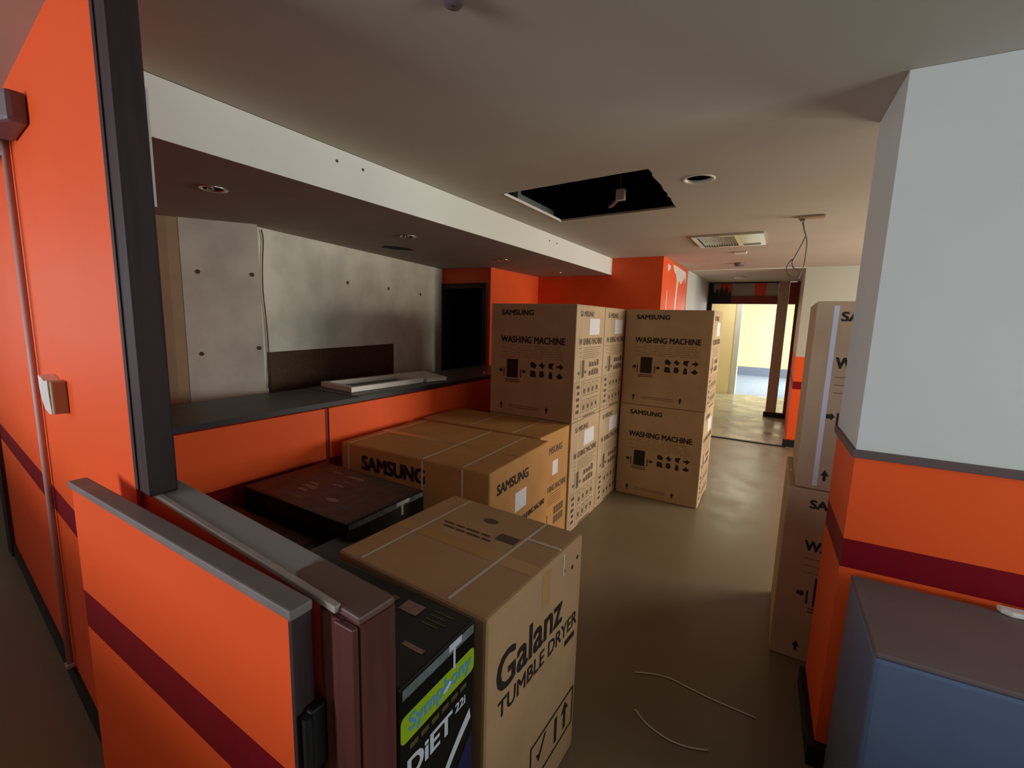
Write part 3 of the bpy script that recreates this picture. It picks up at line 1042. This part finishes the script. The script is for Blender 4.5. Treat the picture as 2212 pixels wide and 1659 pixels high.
# long strapped carton (golden card)
W, D, HH = 1.07, 0.745, 0.878
t = thing('carton', 'long golden brown carton strapped twice, big lettering on its shaded front', 'box', (-1.737, 2.150, 0), radians(2.6))
link('body', body_mesh(W, D, HH, 0.012), 'card_orange', t)
fr, fs, tp = carton_faces(W, D, HH)
P = Parts()
fr.text(P.new('brand_lettering', 'ink'), 'SAMSUNG', 0.175, 0.055, 0.48, 0.090, 0.011)
fs.text(P.new('brand_lettering', 'ink'), 'SAMSUNG', 0.07, 0.085, 0.37, 0.060, 0.007)
fs.rect(P.new('shipping_label', 'paper', 'white paper label'), 0.28, 0.20, 0.42, 0.315)
fs.text(P.new('title_lettering', 'ink'), 'WASHING MACHINE', 0.36, 0.365, 0.33, 0.036, 0.0035)
sw_ = 0.007
for u in (0.065, 0.635, 0.90):
    st = P.new('strap', 'strap', 'pale packing strap')
    fr.rect(st, u - sw_, 0.012, u + sw_, HH - 0.01, 0.0014)
    tp.rect(st, u - sw_, 0.012, u + sw_, D - 0.012, 0.0014)
    a = [fr.p(u - sw_, 0.012, 0.0014), fr.p(u + sw_, 0.012, 0.0014), tp.p(u + sw_, D - 0.012, 0.0014), tp.p(u - sw_, D - 0.012, 0.0014)]
    st.faces.new([st.verts.new(q) for q in a])
tp.rect(P.new('seam_tape', 'tape'), 0.01, 0.36, W - 0.01, 0.42)
P.done(t)

# narrow carton between the long carton and the tall stack
W, D, HH = 1.02, 0.472, 0.880
t = thing('carton', 'narrow carton squeezed between the long golden carton and the tall stack', 'box', (-1.293 - W / 2, 2.556 + D / 2, 0))
link('body', body_mesh(W, D, HH, 0.010), 'card_orange', t)
fr, fs, tp = carton_faces(W, D, HH)
P = Parts()
fs.text(P.new('brand_lettering', 'ink_side'), 'SAMSUNG', 0.065, 0.10, 0.29, 0.052, 0.005)
fs.rect(P.new('shipping_label', 'paper', 'white paper label'), 0.20, 0.21, 0.29, 0.315)
fs.text(P.new('title_lettering', 'ink_side'), 'WASHING MACHINE', 0.05, 0.385, 0.39, 0.046, 0.0045)
so = P.new('fine_print', 'ink_soft')
for i in range(5):
    fs.rect(so, 0.07, 0.45 + i * 0.018, 0.36, 0.4535 + i * 0.018)
bk = P.new('squeeze_symbol', 'ink_side')
fs.rect(bk, 0.09, 0.59, 0.15, 0.72)
fs.disc(bk, 0.175, 0.69, 0.022, 0.016, 8)
so = P.new('handling_pattern', 'ink_side')
for c in range(4):
    for r in range(2):
        fs.rect(so, 0.25 + c * 0.042, 0.565 + r * 0.072, 0.284 + c * 0.042, 0.622 + r * 0.072)
for u in (0.43, 0.80):
    st = P.new('strap', 'strap', 'pale packing strap')
    tp.rect(st, u - 0.006, 0.012, u + 0.006, D - 0.012, 0.0014)
P.done(t)

# tumble dryer carton in the foreground
W, D, HH = 0.615, 0.590, 0.880
t = thing('carton', 'foreground tumble dryer carton with big black brand lettering', 'box', (-0.870, 1.183, 0), radians(-2.2))
link('body', body_mesh(W, D, HH, 0.014), 'card', t)
fr, fs, tp = carton_faces(W, D, HH)
P = Parts()
fs.text(P.new('brand_lettering', 'ink'), 'Galanz', 0.045, 0.140, 0.395, 0.120, 0.0075)
fs.text(P.new('title_lettering', 'ink'), 'TUMBLE DRYER', 0.055, 0.282, 0.51, 0.055, 0.003)
fs.rect(P.new('small_mark', 'ink'), 0.47, 0.358, 0.55, 0.380)
for u, v in ((0.505, 0.09), (0.545, 0.07), (0.44, 0.075)):
    fs.disc(P.new('staple_dot', 'ink'), u, v, 0.008, 0.008, 10)
bk = P.new('handling_frame', 'ink')
fs.frame(bk, 0.25, 0.60, 0.57, 0.76, 0.010)
fs.poly(bk, [(0.31, 0.70), (0.36, 0.62), (0.345, 0.62), (0.31, 0.67), (0.29, 0.66)][::-1])
fs.rect(bk, 0.42, 0.63, 0.44, 0.73)
fs.poly(bk, [(0.50, 0.62), (0.47, 0.66), (0.49, 0.66), (0.49, 0.73), (0.51, 0.73), (0.51, 0.66), (0.53, 0.66)])
so = P.new('top_print', 'ink_soft')
for i in range(2):
    u = 0.14 + 0.02 * i
    for l in (0.05, 0.04, 0.06, 0.04):
        tp.rect(so, u, 0.215 + i * 0.026, u + l, 0.226 + i * 0.026)
        u += l + 0.008
tp.disc(P.new('round_mark', 'ink_side'), 0.285, 0.118, 0.032, 0.020, 20)
bk = P.new('square_mark', 'ink_side')
tp.rect(bk, 0.375, 0.175, 0.455, 0.225)
s2 = 0.006
for u in (0.470, 0.105):
    tp.rect(P.new('strap', 'strap', 'pale packing strap'), u - s2, 0.014, u + s2, D - 0.014, 0.0014)
st = P.new('strap', 'strap', 'pale packing strap')
tp.rect(st, 0.476, 0.155 - s2, W - 0.014, 0.155 + s2, 0.0014)
fs.rect(st, D - 0.155 - s2, 0.014, D - 0.155 + s2, 0.09, 0.0014)
a = [tp.p(W - 0.014, 0.155 - s2, 0.0014), tp.p(W - 0.014, 0.155 + s2, 0.0014), fs.p(D - 0.155 - s2, 0.014, 0.0014), fs.p(D - 0.155 + s2, 0.014, 0.0014)]
st.faces.new([st.verts.new(q) for q in a])
fs.rect(P.new('clear_tape', 'tape'), 0.29, 0.014, 0.34, 0.13, 0.0006)
tp.rect(P.new('seam_tape', 'tape'), 0.012, 0.29, W - 0.012, 0.35, 0.0006)
P.done(t)

# ------------------------------------------------------------------ black air cooler cartons
def cooler(loc, w, d, h, label, topm, rz=0.0, front=False, seed=1, tapes=True):
    t = thing('air_cooler_carton', label, 'box', loc, rz, 'black air cooler cartons')
    link('body', body_mesh(w, d, h, 0.008), 'glossblack', t)
    fr, fs, tp = carton_faces(w, d, h)
    rnd = random.Random(seed)
    pm = bmesh.new()
    if topm:
        tp.rect(pm, 0.012, 0.012, w - 0.012, d - 0.012, 0.0006)
        o = link('printed_top', pm, topm, t)
        o['label'] = 'maroon printed top'
        for i in range(14):
            pa = bmesh.new()
            u, v = rnd.uniform(0.05, w - 0.17), rnd.uniform(0.04, d - 0.05)
            l, hgt = rnd.uniform(0.04, 0.13), rnd.uniform(0.008, 0.026)
            tp.poly(pa, [(u, v + hgt), (u + l, v + hgt * rnd.uniform(.7, 1.3)), (u + l * 0.9, v), (u + l * .1, v + hgt * .1)], 0.0010 + i * 0.00002)
            link('print_patch', pa, ('peach', 'olive', 'peach', 'dusk')[i % 4], t)
        pa = bmesh.new()
        tp.disc(pa, w * 0.66, d * 0.72, 0.038, 0.018, 14, 0.0015)
        link('round_print', pa, 'peach', t)
    ta = bmesh.new()
    # silvery tape over the upper edge
    fs.rect(ta, 0.01, 0.006, d - 0.01, 0.030, 0.0010)
    link('edge_tape', ta, mat('dull_tape', rgb(120, 128, 128), 0.25, var=0.4, scale=40), t)
    ts = bmesh.new()
    fs.rect(ts, d * 0.60, 0.004, d * 0.78, 0.022, 0.0016)
    fs.rect(ts, d * 0.66, 0.022, d * 0.69, 0.075, 0.0016)
    link('torn_tape', ts, 'tapewhite', t)
    return t, fr, fs, tp


w, d, h = 0.62, 0.262, 0.912
t, fr, fs, tp = cooler((-0.582 - w / 2, 0.571 + d / 2, 0), w, d, h, 'black cooler carton with lime brand label, foremost beside the tumble dryer carton', None, seed=2)
P = Parts()
# lime label wrapping most of the visible face: rounded plate
def rplate(f, bm, u0, v0, u1, v1, r, dd):
    pts = []
    for cu_, cv_, a0 in ((u1 - r, v0 + r, 0), (u0 + r, v0 + r, 90), (u0 + r, v1 - r, 180), (u1 - r, v1 - r, 270)):
        for k in range(6):
            a = radians(a0 + k * 18)
            pts.append((cu_ + r * cos(a), cv_ - r * sin(a)))
    f.poly(bm, pts, dd)


rplate(fs, P.new('label_plate', 'lime', 'lime green brand label'), 0.004, 0.068, 0.256, 0.132, 0.014, 0.0010)
fs.text(P.new('brand_lettering', 'blueink', 'pale blue brand lettering'), 'Symphony', 0.028, 0.076, 0.215, 0.050, 0.0028, 0.0016)
fs.text(P.new('model_lettering', 'whiteink', 'white model lettering'), 'DiET', 0.022, 0.178, 0.150, 0.052, 0.005, 0.0012)
fs.text(P.new('size_lettering', 'whiteink'), '22i', 0.182, 0.176, 0.040, 0.024, 0.002, 0.0012)
fs.poly(P.new('torn_spot', 'whiteink'), [(0.135, 0.105), (0.160, 0.093), (0.166, 0.100), (0.150, 0.112), (0.138, 0.113)], 0.0024)
ol = P.new('slogan_print', 'olive')
for i in range(6):
    fs.rect(ol, 0.03 + i * 0.034, 0.145, 0.055 + i * 0.034, 0.158, 0.0012)
sw = []
for k in range(13):
    q = k / 12
    sw.append((0.09 + 0.15 * q, 0.40 - 0.17 * q ** 0.7))
for k in range(12, -1, -1):
    q = k / 12
    sw.append((0.115 + 0.130 * q, 0.41 - 0.15 * q ** 0.6))
fs.poly(P.new('swoosh_print', 'whiteink', 'pale swoosh of the picture'), sw, 0.0012)
fs.poly(P.new('picture_print', 'dusk'), [(0.15, 0.40), (0.25, 0.30), (0.255, 0.45), (0.16, 0.46)], 0.0010)
tp.rect(P.new('lid_sticker', 'peach'), 0.43, 0.035, 0.49, 0.075, 0.0012)
ol = P.new('lid_print', 'olive')
for i in range(4):
    tp.rect(ol, 0.515, 0.03 + i * 0.016, 0.575 - 0.01 * (i % 2), 0.035 + i * 0.016, 0.0010)
ol = P.new('lid_print', 'olive')
for i in range(3):
    tp.rect(ol, 0.30 + 0.04 * i, 0.04, 0.325 + 0.04 * i, 0.07, 0.0010)
tp.rect(P.new('lid_mark', 'peach'), 0.53, 0.15, 0.59, 0.163, 0.0010)
tp.disc(P.new('lid_dot', 'blueink'), 0.545, 0.215, 0.014, 0.010, 16, 0.0010)
P.done(t)

cooler((-1.470 - 0.385, 1.16 + 0.235, 0), 0.770, 0.470, 0.785, 'black cooler carton with maroon printed top, against the counter and the long carton', 'maroon', seed=4)
cooler((-1.985, 0.90, 0), 0.74, 0.46, 0.69, 'low cooler carton with maroon top, in the corner behind the dark post', 'maroon', seed=9)
cooler((-1.36, 0.92, 0), 0.27, 0.44, 0.74, 'plain black carton half hidden behind the low wall, among the cooler cartons', None, seed=12)

# ------------------------------------------------------------------ right: cabinet by the column
cb = thing('storage_cabinet', 'blue grey steel cabinet at the column foot', 'cabinet', (0.62, 1.66, 0))
P = [(-0.325, -0.232), (0.36, -0.19), (0.34, 0.215), (-0.333, 0.202)]
link('body', pr(P, 0.02, 0.788, bev=0.012), 'blue_cab', cb)
link('top', pr([(x * 1.0, y) for x, y in P], 0.789, 0.803, bev=0.004), 'cab_top', cb)['label'] = 'brown grey top'
link('plinth', pr([(x * 0.97, y * 0.97) for x, y in P], 0, 0.02), 'black', cb)
t = thing('plastic_tray', 'white plastic strip lying on the steel cabinet at the right edge', 'tray', (0.735, 1.865, 0.804))
bm = pr([(-0.085, 0.012), (-0.080, -0.012), (-0.06, -0.024), (0.10, -0.012), (0.10, 0.022)], 0, 0.016, bev=0.004)
link('shell', bm, 'whiteplastic', t)
link('dark_foot', bx(-0.01, 0.09, -0.045, -0.026, 0, 0.010), 'black', t)

# ------------------------------------------------------------------ loose packing straps on the floor
for pts, lab in (([[-0.442, 1.964], [-0.368, 1.999], [-0.295, 2.016], [-0.224, 2.008], [-0.124, 1.997], [-0.03, 1.995], [0.063, 1.994]], 'loose pale packing strap on the floor, farther of two'),
                 ([[-0.384, 1.757], [-0.339, 1.722], [-0.286, 1.7], [-0.22, 1.689], [-0.152, 1.7], [-0.088, 1.727]], 'loose pale packing strap curled on the floor, nearer of two')):
    bm = bmesh.new()
    tube(bm, [(x, y, 0.003) for x, y in pts], 0.004, 6, 0.5)
    tag(link('packing_strap', bm, 'strap', None, True), lab, 'strap', 'straps on the floor')
